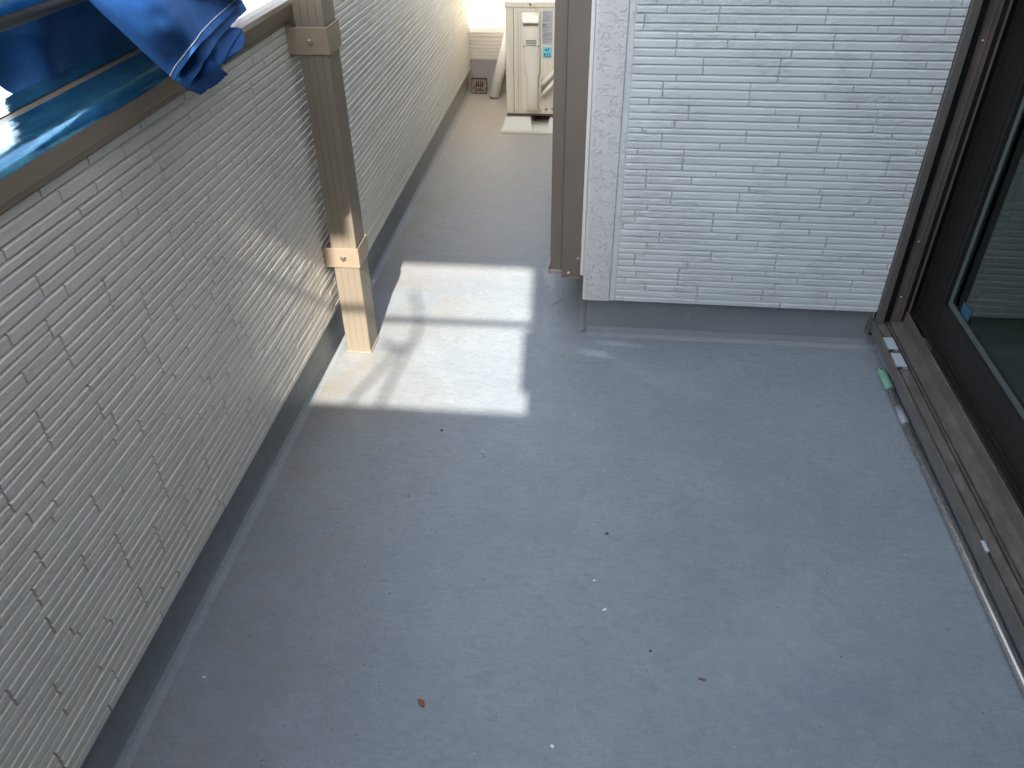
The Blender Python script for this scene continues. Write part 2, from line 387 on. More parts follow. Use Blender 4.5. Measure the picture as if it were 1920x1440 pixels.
# corner trim with chipped stucco face, caulk joint
m = MB(); m.prism([(-.0345, 2.372), (-.0345, 2.343), (-.031, 2.3375), (-.025, 2.336), (.0545, 2.336), (.0545, 2.345), (.0545, 2.372)], 'z', .1455, 2.35)
m.build('corner_trim', M['stucco'], house, bevel=.001)
m = MB(); m.box(.0555, .0725, 2.3385, 2.352, .1465, 2.35); m.build('joint_strip', M['siding'], house, bevel=.001)
m = MB(); m.prism([(-.046, 2.42), (-.046, 2.349), (-.043, 2.344), (-.0355, 2.3405), (-.0355, 2.42)], 'z', .235, 2.35); m.build('sealant_strip', M['sealant'], house)
# skirting with a coved foot
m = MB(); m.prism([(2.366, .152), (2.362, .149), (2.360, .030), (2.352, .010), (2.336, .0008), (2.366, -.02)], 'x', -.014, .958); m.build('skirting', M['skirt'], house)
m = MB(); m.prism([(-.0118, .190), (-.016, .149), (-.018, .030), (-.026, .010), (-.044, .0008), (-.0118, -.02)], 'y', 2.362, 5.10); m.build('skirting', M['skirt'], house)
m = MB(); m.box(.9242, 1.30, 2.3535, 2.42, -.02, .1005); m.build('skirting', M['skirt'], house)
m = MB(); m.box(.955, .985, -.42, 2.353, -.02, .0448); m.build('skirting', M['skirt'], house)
# side face towards the passage: plain rows, one mesh
def px(u, v, d): return (-.031-d, u, v)
m = MB(); z = .20; k = 0
while z < 2.32:
    h = hs[k % 6]; ys = [2.60]
    while ys[-1] < 5.14: ys.append(min(5.14, ys[-1]+rnd.uniform(.12, .36)))
    for a, c in zip(ys, ys[1:]):
        if c-a > .02:
            vs, fs = tile_geo(('x', 0), a, c, z, z+h, rnd); m.add([(-.031-p[0], p[1], p[2]) for p in vs], [tuple(reversed(f)) for f in fs])
    z += h; k += 1
m.build('tile_rows', M['siding'], house, recalc=False, kind='stuff')
# --- parapet on the left
para = thing('parapet_wall', 'long white parapet in stacked slate-look siding with a bronze coping, left of the balcony', 'wall', (-.93, 2.2, 0))
b = MB(); b.box(-.99, -.8505, -.80, 5.30, .145, 1.050); b.build('siding_board', M['board'], para)
b = MB(); b.box(-1.0, -.875, -.80, 5.30, -.3, .16); b.build('wall_core', M['skirt'], para)
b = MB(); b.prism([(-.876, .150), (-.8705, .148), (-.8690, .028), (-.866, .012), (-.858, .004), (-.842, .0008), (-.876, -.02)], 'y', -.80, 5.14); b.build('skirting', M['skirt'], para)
FL = ('x', -.8505); rnd = random.Random(11)
cells = []
zl = .1475; k = 0; prev = [rnd.uniform(-.8, -.6)]
hseq = [b_-a_ for a_, b_ in zip(ZB[1:], ZB[2:])]
prev = []; y = -.8
while y < 5.15: prev.append(y); y += rnd.uniform(.16, .34)
while zl < 1.052:
    h = hseq[k % len(hseq)]
    if zl + h > 1.052: h = 1.052-zl
    js = [-.80]; reuse = [p for p in prev if rnd.random() < .52]
    y = -.80
    while True:
        y2 = y + rnd.choice([rnd.uniform(.10, .20), rnd.uniform(.17, .26), rnd.uniform(.24, .37)])
        near = [p for p in reuse if abs(p-y2) < .07 and p > y+.08]
        if near: y2 = min(near, key=lambda p: abs(p-y2))
        if y2 > 5.10: break
        js.append(y2); y = y2
    js.append(5.148); prev = js
    if h > .006:
        for a, c in zip(js, js[1:]): cells.append((a, c, zl, zl+h))
    zl += h; k += 1
vis = []
for c in cells:
    # the pieces nearest the camera are single parts, the far ones one mesh
    if c[1] < .40 - .25*(c[2] < .4): vis.append((1e9, c)); continue
    d = Vector((-.85, (c[0]+c[1])/2, (c[2]+c[3])/2-1.5)).length
    vis.append((d, c))
vis.sort(key=lambda t: t[0]); rest = MB()
for i, (d, c) in enumerate(vis):
    if i < 299 and d < 1e8: add_tile(FL, *c, rnd, M['siding_left'], para)
    else: rest.add(*tile_geo(FL, *c, rnd))
rest.build('tile_rows', M['siding_left'], para, recalc=False, kind='stuff')
# coping
prof = [(-.8365, 1.0415), (-.8365, 1.0525), (-.8305, 1.0545), (-.8290, 1.082), (-.833, 1.092), (-.842, 1.0985), (-.856, 1.101), (-1.015, 1.101), (-1.030, 1.097), (-1.036, 1.085), (-1.036, 1.040), (-1.030, 1.0395), (-.98, 1.053), (-.852, 1.053), (-.852, 1.0415)]
m = MB(); m.prism(prof, 'y', -.80, 5.148); cop = m.build('coping', M['coping'], para, bevel=.0006, seg=1)
cop['label'] = 'bronze coping with patches of blue protective film'
rf = random.Random(5)
def film_strip(path, y0, y1, wob):
    rows = []; n = 150
    for i in range(n+1):
        y = y0+(y1-y0)*i/n; r = []
        e = (noise.noise(Vector((y*9, 1, 0)))*.5 + noise.noise(Vector((y*37, 4, 0)))*.25)
        for j, (x, z) in enumerate(path):
            t = j/(len(path)-1); dx = wob*e*((1-t)**3)
            zz = z + .0011 + .0010*max(0, noise.noise(Vector((x*60, y*22, 3))))
            if t == 0: zz += .0008*rf.random()
            r.append((x-dx*.4, y, zz-dx*.6))
        rows.append(r)
    m = MB(); m.grid(rows); return m
fs_ = film_strip([(-.8278, 1.0835), (-.8305, 1.0915), (-.8365, 1.0965), (-.846, 1.1005), (-.862, 1.1012), (-.90, 1.1012), (-.937, 1.1012)], -.7, 1.72, .006)
fs_.build('protective_film', M['film'], cop, recalc=True)
fs_ = film_strip([(-.960, 1.1012), (-.98, 1.1012), (-1.0, 1.1012), (-1.018, 1.1010), (-1.031, 1.0975), (-1.037, 1.088)], -.7, 1.8, .003)
fs_.build('protective_film', M['film'], cop, recalc=True)
# --- end wall of the passage
endw = thing('end_wall', 'cream siding wall closing the far end of the passage, above the floor drain', 'wall', (-.45, 5.2, 0))
b = MB(); b.box(-.90, -.005, 5.1505, 5.30, .205, 1.25); b.build('siding_board', M['board'], endw)
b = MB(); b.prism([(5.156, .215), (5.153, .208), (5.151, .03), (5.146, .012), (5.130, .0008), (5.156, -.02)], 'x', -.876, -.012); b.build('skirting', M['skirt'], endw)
z = .209; rnd = random.Random(21); prevj = []; up_ = MB()
k = 0
while z < 1.22:
    h = [.0225, .0205, .0235, .0200, .0225][k % 5]; xs = [-.8515]
    while xs[-1] < -.02:
        n_ = xs[-1]+rnd.uniform(.10, .34)
        if prevj and rnd.random() < .5:
            c = [p for p in prevj if abs(p-n_) < .08 and p > xs[-1]+.05]
            if c: n_ = c[0]
        xs.append(min(-.018, n_))
    prevj = xs
    for a, c in zip(xs, xs[1:]):
        if c-a < .006: continue
        if z < .57: add_tile(('y', 5.1505), a, c, z, z+h, rnd, M['siding_cream'], endw)
        else: up_.add(*tile_geo(('y', 5.1505), a, c, z, z+h, rnd))
    z += h; k += 1
up_.build('tile_rows', M['siding_cream'], endw, recalc=False, kind='stuff')
# --- unseen wing wall added to block the sun, its opening passes one patch
OY = -.60
wing = thing('sun_blocker_wing', 'unseen brown wing wall added behind the camera to block the sun, with an opening for one patch', 'house', (.6, -.75, 0))
m = MB(); X0, X1, ZT = -1.15, 1.6, 5.00
ox0, ox1, oz0, oz1 = -.69, -.012, 1.985, 2.825
m.box(X0, ox0, OY-.12, OY, -.1, ZT); m.box(ox1, X1, OY-.12, OY, -.1, ZT); m.box(ox0, ox1, OY-.12, OY, -.1, oz0); m.box(ox0, ox1, OY-.12, OY, oz1, ZT)
m.build('wall', M['wing'], wing)
m = MB(); m.box(ox1-.026, ox1, OY-.05, OY-.004, 2.11, 2.37); m.build('notch_blocker', M['mid'], wing)  # unseen plate added to notch the edge of the sun patch
m = MB(); m.prism([(ox0, 2.60), (ox0+.055, 2.60), (ox0+.055, 2.712), (ox0+.125, 2.712), (ox0+.125, oz1), (ox0, oz1)], 'y', OY-.10, OY-.02); m.build('corner_blocker', M['mid'], wing)  # unseen piece added to keep sun off the cloth and upper parapet
pole = thing('laundry_pole', 'thin steel laundry pole crossing the opening behind the camera', 'pole', (-.4, -.45, 2.27))
m = MB(); m.tube([(-1.0, -.45, 2.262), (.30, -.45, 2.278)], .0120, 14); m.build('tube', M['steel'], pole)
for bx in ((-.985, -.955, 2.235, 2.245), (.255, .285, 2.252, 2.262)):
    m = MB(); m.box(bx[0], bx[1], -.60, -.43, bx[2], bx[3]); m.build('bracket', M['mid'], pole)
def back(xf, yf, yp): return (xf+.066*(yf-yp), yp, .8*(yf-yp))
rope = thing('shadow_rope', 'unseen slack rope added outside the opening to cast thin shadows in the sun patch', 'rope', (-.5, -1.6, 3.1))  # added strands, shaped backwards along the sun from the shadows they cast
def rp(pts, r):
    m = MB(); m.tube([back(x, y, -1.60) for x, y in pts], r, 8); return m
rp([(-0.683,2.599), (-0.644,2.483), (-0.614,2.391), (-0.607,2.268), (-0.621,2.151), (-0.632,2.026), (-0.637,1.884), (-0.637,1.805)], .0085).build('rope', M['mid'], rope)
rp([(-0.649,2.220), (-0.662,2.140), (-0.691,2.051), (-0.722,1.946), (-0.737,1.835)], .008).build('rope', M['mid'], rope)
rp([(-0.720,2.240), (-0.674,2.204), (-0.626,2.199), (-0.609,2.250)], .010).build('rope', M['mid'], rope)

nh = thing('sky_blocker_house', 'unseen two-storey house block added beyond the parapet to cut low sky light', 'house', (-8, -1.5, -3.2))  # unseen house added to cut low sky light from the left
m = MB(); m.box(-11, -5.8, -9, 4.6, -3.2, 3.6); m.build('wall', M['sky_blocker'], nh)
m = MB(); m.prism([(-11.5, 3.61), (-5.3, 3.61), (-5.3, 3.75), (-8.4, 5.3), (-11.5, 3.75)], 'y', -9.4, 5.0); m.build('roof', M['dark'], nh)
for yy in (-6.5, -3.0, .5, 3.0):
    m = MB(); m.box(-5.799, -5.74, yy-.75, yy+.75, .9, 2.1); f = m.build('window', M['dark'], nh)
    m = MB(); m.box(-5.7395, -5.735, yy-.68, yy+.68, .97, 2.03); m.build('pane', M['void'], f)
m = MB(); m.box(-.95, .0, 5.142, 5.32, 1.2505, 1.29); m.build('coping', M['coping'], endw, bevel=.004)
# ---------------- post with brackets ----------------
post = thing('post', 'bronze aluminium post with three fine grooves, standing by the parapet with two strap brackets', 'post', (-.779, 2.21, 0))
PX0, PX1, PY0, PY1 = -.8185, -.7375, 2.166, 2.262
def gprof():
    W_ = PX1-PX0; P = [(PX0, PY0+.002), (PX0+.002, PY0)]
    for f in (.22, .27, .50, .76):
        dpt = .0010 if f in (.22, .27) else .0014; hw = .0003 if f in (.22, .27) else .0005
        x = PX0+W_*f; P += [(x-hw, PY0), (x-hw*.6, PY0+dpt), (x+hw*.6, PY0+dpt), (x+hw, PY0)]
    P += [(PX1-.002, PY0), (PX1, PY0+.002), (PX1, PY1-.002), (PX1-.002, PY1), (PX0+.002, PY1), (PX0, PY1-.002)]
    return P
m = MB(); m.prism(gprof(), 'z', .007, 2.60); m.build('shaft', M['bronze'], post)
m = MB(); m.prism([(PX0-.003, PY0-.004), (PX1+.004, PY0-.004), (PX1+.004, PY1+.004), (PX0-.003, PY1+.004)], 'z', .0006, .0065); m.build('base_cap', M['bronze_light'], post, bevel=.001)
def bracket(z0, z1):
    t = .0028; ya = PY0-.0032; xr = PX1+.0032; yb = PY1+.0030
    m = MB(); poly = [(-.8462, ya-t), (xr+t-.0015, ya-t), (xr+t, ya-t+.0015), (xr+t, yb+t), (-.8462, yb+t), (-.8462, yb), (xr, yb), (xr, ya), (-.8462, ya)]
    m.prism(poly, 'z', z0, z1)
    o = m.build('bracket', M['bronze_light'], post, bevel=.0005, seg=1)
    b = MB(); zc = (z0+z1)/2-.001; xc = -.7815; y = ya-t
    b.tube([(xc, y+.001, zc), (xc, y-.0012, zc)], .0095, 20, smooth=False)
    b.tube([(xc, y-.0012, zc), (xc, y-.0062, zc), (xc, y-.0072, zc)], [.0072, .0072, .0060], 6, smooth=False)
    b.build('bolt', M['steel'], o)
    return o
bracket(.3255, .3915); bracket(.9625, 1.0315)
# ---------------- handrail ----------------
rail = thing('handrail', 'round bronze handrail tube above the coping with blue film on its upper side', 'rail', (-.985, 1.2, 1.101))
RX, RZ, RR = -.985, 1.243, .034
m = MB(); m.tube([(RX, -.78, RZ), (RX, 1.0, RZ), (RX, 5.12, RZ)], RR, 28); m.build('tube', M['coping'], rail)
rows = []
for i in range(121):
    y = -.7+3.0*i/120; r = []
    for j in range(15):
        a = math.radians(-8+j*(165+8)/14); q = RR+.0011+.0012*max(0, noise.noise(Vector((j*.9, y*16, 0))))
        r.append((RX+q*math.cos(a), y, RZ+q*math.sin(a)))
    rows.append(r)
m = MB(); m.grid(rows); m.build('protective_film', M['film'], rail)
for y in (.25, 3.0, 4.6):
    m = MB(); m.tube([(RX, y, 1.106), (RX, y, RZ-RR*.9)], .016, 14); m.tube([(RX, y, 1.1012), (RX, y, 1.107)], .03, 20); m.build('baluster', M['coping'], rail)
# ---------------- blue canvas cover ----------------
cover = thing('cloth_cover', 'folded royal blue canvas cover with white stitching, slung over the handrail and coping', 'cover', (-.85, 1.55, 1.12))
def sheet(name, rows, seed, amp=.004, thick=.0022, fringe=0):
    # rows of control points, resampled smoothly, with wrinkles running down the cloth
    def cr(P, t):
        n = len(P)-1; s = min(int(t*n), n-1); f = t*n-s
        p = [Vector(P[max(0, s-1)]), Vector(P[s]), Vector(P[s+1]), Vector(P[min(n, s+2)])]
        return .5*((2*p[1])+(-p[0]+p[2])*f+(2*p[0]-5*p[1]+4*p[2]-p[3])*f*f+(-p[0]+3*p[1]-3*p[2]+p[3])*f**3)
    NU, NV = 36, 44; out = []
    for i in range(NV+1):
        v = i/NV; r = []
        for j in range(NU+1):
            u = j/NU; col = [cr(rw, u) for rw in rows]; p = cr(col, v)
            wv = noise.noise(Vector((u*4.2+seed, v*1.6, seed)))+.4*noise.noise(Vector((u*11+seed, v*4, seed)))
            p = p+Vector((.3, -.2, 1))*(amp*wv)
            if fringe and i == NV: p = p+Vector((random.uniform(-1, 1), random.uniform(-1, 1), random.uniform(-1, 0)))*fringe
            r.append(p)
        out.append(r)
    m = MB(); m.grid(out); o = m.build(name, M['cloth'], cover, recalc=True)
    s = o.modifiers.new('cloth thickness', 'SOLIDIFY'); s.thickness = thick; s.offset = 0
    return out, o
# uppermost fold: over the rail, down to the stitched hem
G, top = sheet('top_fold', [
 [(-1.03,1.64,1.16),(-1.045,1.70,1.17),(-1.05,1.76,1.18),(-1.05,1.92,1.17),(-1.045,2.06,1.16)],
 [(-.992,1.54,1.287),(-.99,1.63,1.296),(-.99,1.76,1.298),(-.99,1.92,1.292),(-.985,2.06,1.286)],
 [(-0.9556,1.4878,1.2350),(-0.8413,1.3553,1.2620),(-0.7432,1.3153,1.2680),(-0.7609,1.4972,1.2400),(-0.7973,1.8566,1.1850)],
 [(-0.8283,1.3901,1.1750),(-0.7349,1.2676,1.2150),(-0.6931,1.2938,1.2320),(-0.7658,1.5599,1.2120),(-0.8176,1.8844,1.1650)],
 [(-0.7769,1.3919,1.1180),(-0.7359,1.3526,1.1520),(-0.6924,1.3418,1.1860),(-0.7389,1.5122,1.1820),(-0.8445,1.9057,1.1500)],
 [(-0.7641,1.3894,1.1060),(-0.7256,1.3531,1.1380),(-0.6849,1.3430,1.1740),(-0.7230,1.5010,1.1680),(-0.8284,1.8893,1.1420)]], 2.3, .0026)
# stitch line, a little before the hem
m = MB(); NVs = 37; line = []
for j in range(1, 36):
    nn = (G[NVs][j+1]-G[NVs][j-1]).cross(G[NVs+1][j]-G[NVs-1][j]).normalized()
    if nn.dot(Vector((0, 0, 1.5))-G[NVs][j]) < 0: nn = -nn
    line.append(G[NVs][j]+nn*.0020)
for k in range(len(line)-1):
    a, b = line[k], line[k+1]
    for t in (0.0, .5):
        p, q = a.lerp(b, t+.04), a.lerp(b, t+.44); m.tube([p, (p+q)/2+Vector((0, 0, .0004)), q], .0009, 5)
m.build('stitching', M['thread'], top)
sheet('middle_fold', [
 [(-0.8051,1.4508,1.1000),(-0.7631,1.4192,1.1350),(-0.7304,1.4242,1.1650),(-0.7811,1.6269,1.1600),(-0.8832,2.0002,1.1350)],
 [(-0.7734,1.4185,1.0960),(-0.7370,1.3911,1.1280),(-0.7146,1.4101,1.1560),(-0.7689,1.6187,1.1500),(-0.8574,1.9526,1.1300)],
 [(-0.7638,1.4250,1.0820),(-0.7197,1.3819,1.1180),(-0.6971,1.3935,1.1460),(-0.7532,1.6018,1.1400),(-0.8283,1.9015,1.1240)]], 8.7, .0025, fringe=.0012)
sheet('inner_fold', [
 [(-0.8040,1.4964,1.0780),(-0.7736,1.4851,1.1050),(-0.7537,1.5064,1.1250)],
 [(-0.7862,1.4693,1.0700),(-0.7267,1.4188,1.1080),(-0.7152,1.4503,1.1280)],
 [(-0.7766,1.4946,1.0520),(-0.7328,1.4725,1.0780),(-0.7157,1.5016,1.0900)]], 13.2, .003, fringe=.0012)
sheet('inner_fold', [
 [(-0.7744,1.5181,1.1180),(-0.7753,1.5749,1.1280),(-0.8060,1.7206,1.1260)],
 [(-0.7445,1.4828,1.1080),(-0.7432,1.5358,1.1200),(-0.7958,1.7488,1.1180)],
 [(-0.7396,1.4853,1.0900),(-0.7231,1.4987,1.1120),(-0.7878,1.7673,1.1120)]], 17.9, .004, fringe=.0015)
sheet('lower_fold', [
 [(-0.7851,1.5914,1.1040),(-0.8006,1.6696,1.1080),(-0.8328,1.8041,1.1080)],
 [(-0.7497,1.5448,1.1000),(-0.7558,1.6102,1.1060),(-0.7975,1.7653,1.1080)],
 [(-0.7543,1.5762,1.0900),(-0.7442,1.6103,1.0980),(-0.7547,1.6889,1.1000),(-0.7910,1.7749,1.1060)]], 23.0, .003, fringe=.0018)
# the part that hangs down outside, behind the coping
rows = []
for i in range(41):
    v = i/40; r = []
    for j in range(71):
        u = j/70; y = 1.305+.95*u
        zt = 1.262; e = 1.150 if y < 1.33 else (1.175-.95*(y-1.30) if y < 1.62 else .871)
        z = zt+(max(e, .80)-zt)*v
        fold = .022*math.sin(y*26+1.1*math.sin(y*9))+.018*noise.noise(Vector((y*6, z*2.5, 2)))
        x = -1.030-.045*min(1, v*2.5)+fold*min(1, .15+v*1.5)
        r.append((min(x, -1.024) if v < .3 else min(x, -1.040), y, z))
    rows.append(r)
m = MB(); m.grid(rows); o = m.build('hanging_fold', M['cloth'], cover)
s = o.modifiers.new('cloth thickness', 'SOLIDIFY'); s.thickness = .002; s.offset = 0
# ---------------- passage window (edge-on) ----------------
pw = thing('passage_window', 'projecting bronze window frame seen edge-on at the corner of the white siding wall', 'window', (-.09, 2.9, .2))
m = MB(); m.prism([(-.1505, 2.46), (-.1505, 2.4215), (-.149, 2.420), (-.1135, 2.420), (-.1125, 2.424), (-.1125, 2.46)], 'z', .212, 2.30); m.build('outer_jamb', M['passage'], pw)
m = MB(); m.prism([(-.1118, 2.46), (-.1118, 2.412), (-.110, 2.410), (-.0475, 2.410), (-.0475, 2.46)], 'z', .187, 2.30); m.build('jamb', M['passage'], pw)
m = MB(); m.box(-.088, -.0475, 2.408, 2.4098, .187, .1935); m.build('jamb_foot', M['bronze_light'], pw)
m = MB(); m.box(-.1565, -.1525, 2.418, 3.9, .196, .226); m.box(-.1565, -.1120, 2.417, 2.4195, .199, .207); m.build('end_cap', M['bronze_light'], pw, bevel=.0006, seg=1)
m = MB(); m.box(-.1505, -.0475, 2.465, 3.9, .200, .235); m.box(-.1505, -.0475, 2.465, 3.9, 2.265, 2.30); m.box(-.1505, -.0475, 3.905, 3.945, .2, 2.3); m.build('frame', M['passage'], pw)
for a, c in ((2.47, 3.20), (3.19, 3.90)):
    x = -.135 if a < 3 else -.10
    m = MB(); m.box(x, x+.03, a, a+.045, .24, 2.26); m.box(x, x+.03, c-.045, c, .24, 2.26); m.box(x, x+.03, a+.046, c-.046, .24, .31); m.box(x, x+.03, a+.046, c-.046, 2.2, 2.26)
    sa = m.build('sash', M['passage'], pw); m = MB(); m.box(x+.012, x+.017, a+.046, c-.046, .311, 2.199); m.build('pane', M['glass'], sa)
screw(-.056, 2.4095, .262, .0052, M['steel'], pw); screw(-.0865, 2.4095, .2055, .0062, M['steel'], pw)
# ---------------- sliding door on the right ----------------
door = thing('sliding_door', 'large dark bronze sliding glass door on the right with a grooved track sill', 'door', (1.0, 1.0, .05))
DY0, DY1 = -.40, 2.352
m = MB(); sp = [(.95,.045),(.9500,.066),(.9175,.079),(.9175,.1165),(.9200,.1168),(.9203,.104),(.931,.1035),(.9322,.110),(.957,.1112),(.958,.100),(.9635,.100),(.9640,.1112),(.9675,.1112),(.9680,.102),(.9725,.102),(.9730,.1125),(1.0175,.1105),(1.0185,.1495),(1.0215,.1500),(1.0240,.1460),(1.0245,.045)]
m.prism(sp, 'y', DY0, DY1); m.build('sill', M['sill'], door)
m = MB(); m.prism([(.9090,.062),(.9090,.100),(.9165,.121),(.9168,.062)], 'y', 2.3525, 2.358); m.prism([(.9105,.062),(.9105,.100),(.9165,.119),(.9168,.062)], 'y', 2.3350, 2.3523); m.build('end_cap', M['jambface'], door)
m = MB(); m.box(.9205, .9222, DY0+.02, 2.29, .1045, .1065); m.box(.9575, .9635, DY0, 2.335, .0995, .1002); m.build('drain_channel', M['black'], door)
# jamb pieces
m = MB(); m.box(.9240, .9467, 2.322, 2.3400, .104, 2.12); m.build('jamb_face', M['jambface'], door, bevel=.0008, seg=1)
m = MB(); m.box(.9472, .9735, 2.347, 2.352, .104, 2.12); m.build('jamb_slot', M['black'], door)
m = MB(); m.prism([(.9742, 2.352), (.9742, 2.3385), (.9765, 2.3385), (.9775, 2.343), (.990, 2.343), (.9910, 2.340), (.9935, 2.340), (.9945, 2.344), (1.008, 2.344), (1.0090, 2.352)], 'z', .112, 2.12); m.build('jamb_channel', M['mid'], door)
m = MB(); m.box(1.0095, 1.0215, 2.346, 2.352, .112, 2.12); m.build('jamb_slot', M['black'], door)
m = MB(); m.box(1.0225, 1.0240, 2.334, 2.352, .151, 2.12); m.build('jamb_fin', M['mid'], door)
m = MB(); m.box(.92, 1.09, DY0, DY1, 2.122, 2.17); m.box(.92, 1.09, DY0-.04, DY0-.001, .045, 2.17); m.build('outer_frame', M['dark'], door)
m = MB(); m.box(.9245, 1.119, 2.3522, 2.3532, .050, 2.12); m.build('frame_back', M['dark'], door)
for z in (.205, .40, .98): screw(.9845, 2.3425, z, .0035, M['steel'], door)
def sash(x0, x1, y0, y1, st, par_):
    z0, z1 = .152, 2.11; rb = .285
    m = MB(); m.box(x0, x1, y1-st, y1, z0, z1); m.box(x0, x1, y0, y0+st*.6, z0, z1); m.box(x0, x1, y0+st*.6+.0005, y1-st-.0005, z0, rb); m.box(x0, x1, y0+st*.6+.0005, y1-st-.0005, z1-.07, z1)
    o = m.build('sash', M['dark'], par_, bevel=.0015)
    m = MB(); m.box(x0-.006, x0-.0004, y0, y1-.03, z0, .166); m.box(x0-.003, x0-.0004, y0, y1-.012, .178, .184); m.box(x0-.003, x0-.0004, y1-.035, y1-.028, .19, z1); m.box(x0-.002, x0-.0004, y1-st+.018, y1-st+.022, rb-.02, z1-.05); m.build('rib', M['dark'], o)
    a, b = y0+st*.6, y1-st
    f = MB(); xi = x0+.012; wd = .019
    f.box(xi, xi+.008, b-wd, b-.0007, rb+.0007, z1-.071); f.box(xi, xi+.008, a+.0007, b-wd-.0005, rb+.0007, rb+wd); f.build('glazing_bead', M['spacer'], o)
    f = MB(); f.box(xi+.001, xi+.009, b-wd-.005, b-wd-.0008, rb+wd+.0008, z1-.071); f.box(xi+.001, xi+.009, a+.001, b-wd-.0055, rb+wd+.0008, rb+wd+.005); f.build('gasket', M['black'], o)
    f = MB(); f.box(xi+.003, xi+.008, a+.002, b-wd-.006, rb+wd+.0058, z1-.073); gl = f.build('pane', M['glass'], o)
    return o
s1 = sash(1.036, 1.072, .75, 2.335, .172, door)
sash(1.080, 1.112, DY0+.005, .86, .10, door)
m = MB(); m.box(1.0503, 1.0508, 2.026, 2.084, .3065, .3410); st = m.build('sticker', M['sticker'], s1)
# room behind the glass
room = thing('room_interior', 'dim room with a pale casing seen through the sliding glass', 'room', (1.6, 1.0, 0))
m = MB(); m.box(1.12, 1.30, 2.150, 2.30, .155, 2.11); m.box(1.12, 1.30, DY0, 2.149, .155, .252); m.build('casing', M['casing'], room, bevel=.002)
m = MB(); m.box(1.302, 3.4, -.6, 3.2, .05, .10); m.build('room_floor', new('timber_floor', (.16, .10, .06), .45)[0], room)
m = MB(); m.box(1.302, 3.4, 3.21, 3.25, .05, 2.6); m.box(3.41, 3.45, -.6, 3.25, .05, 2.6); m.box(1.302, 3.4, -.65, -.61, .05, 2.6); m.box(1.302, 3.45, -.65, 3.25, 2.61, 2.65); m.build('room_wall', M['room'], room)
# clips in the sill groove
for i, (y0, y1, lab) in enumerate([(2.163, 2.228, 'pale grey clip in the door sill, nearer the corner of the white wall'), (2.068, 2.140, 'pale grey plastic clip in the door sill, just above the green broom grip')]):
    t = thing('sill_clip', lab, 'clip', (.935, (y0+y1)/2, .1036), 'plastic clips in the door sill')
    m = MB(); m.box(.9215, .9505, y0, y1, .1180, .1215); m.box(.9400, .9505, y0, y1, .1115, .1178); m.box(.9215, .9505, y0+.006, y1-.002, .1115, .1135); m.build('clip_body', M['clip'], t, bevel=.0006, seg=1)
t = thing('sill_clip', 'small white plastic clip alone on the outer sill lip, far from the other two', 'clip', (.922, 1.348, .1168))
m = MB(); m.prism([(.9165,.1175),(.9165,.121),(.9245,.1222),(.9245,.110),(.9215,.110),(.9215,.1175)], 'y', 1.332, 1.366); m.build('clip_body', M['clip'], t, bevel=.0006, seg=1)
# ---------------- broom ----------------
br = thing('broom', 'grey broom pole with a pale green grip lying on the floor along the door sill', 'broom', (.948, 1.3, 0))
BX, BZ = .9345, .0145
m = MB(); m.tube([(BX, 2.118, BZ), (BX, 1.3, BZ), (BX, .30, BZ)], .0112, 18); m.build('pole', M['pole'], br)
m = MB(); m.tube([(BX, 2.00, BZ), (BX, 1.92, BZ)], .0118, 18); m.build('sleeve', new('clear_sleeve', (.36, .37, .37), .25)[0], br)
m = MB(); m.tube([(BX, 2.092, BZ), (BX, 2.094, BZ), (BX, 2.175, BZ), (BX, 2.192, BZ), (BX, 2.201, BZ), (BX, 2.205, BZ)], [.0125, .0135, .0138, .0128, .0095, .004], 18); gp_ = m.build('grip', M['grip'], br)
m = MB(); m.tube([(BX-.004, 2.188, BZ+.0085), (BX-.005, 2.188, BZ+.0131)], .0032, 10); m.build('hanging_hole', M['void'], gp_)
m = MB(); m.box(BX-.02, BX+.008, -.02, .29, .010, .035); m.build('head', M['grip'], br, bevel=.004)
m = MB()
for k in range(60): m.box(BX-.018, BX+.006, -.018+k*.005, -.0155+k*.005, .0008, .0098)
m.build('bristles', M['mid'], br)
# ---------------- outdoor unit ----------------
AY = 4.48
ac = thing('outdoor_unit', 'ivory air conditioner outdoor unit with a rust-stained lid at the far end of the passage', 'air conditioner', (-.38, 4.75, .083))
XL, XR, AB, AT = -.540, -.225, .088, .641
m = MB(); m.box(XL, XR, AY, 5.04, AB, AT); body = m.build('casing', M['ac'], ac, bevel=.006, seg=3)
m = MB(); m.prism([(XL-.004, AT-.002), (XL-.004, AT+.016), (XL+.006, AT+.026), (XR-.006, AT+.026), (XR+.004, AT+.016), (XR+.004, AT-.002)], 'y', AY-.005, 5.045); m.build('lid', M['ac'], ac, bevel=.003)
m = MB(); m.box(XL+.002, XR-.002, AY+.004, 5.03, AB-.010, AB-.001); m.build('base_pan', M['ac_gap'], ac)
m = MB(); m.box(-.4975, -.4950, AY-.0012, AY+.001, AB+.004, AT-.004); m.box(-.4720, -.4708, AY-.0012, AY+.001, AB+.02, AT-.02); m.build('panel_seam', M['ac_gap'], ac)
def capsule(x, w_, z0, z1, r, d, mat, name):
    P = []
    for k in range(9): a = math.pi*k/8; P.append((x+w_/2*math.cos(a), z1-w_/2+w_/2*math.sin(a)))
    for k in range(9): a = math.pi+math.pi*k/8; P.append((x+w_/2*math.cos(a), z0+w_/2+w_/2*math.sin(a)))
    m = MB(); m.prism(P, 'y', AY-d, AY+.001); return m.build(name, mat, ac, bevel=.0012)
capsule(-.5125, .013, .102, .630, .005, .0030, M['ac'], 'stiffening_rib'); capsule(-.4640, .013, .106, .616, .005, .0026, M['ac'], 'stiffening_rib'); capsule(-.4845, .010, .106, .616, .005, .002, M['ac'], 'stiffening_rib')
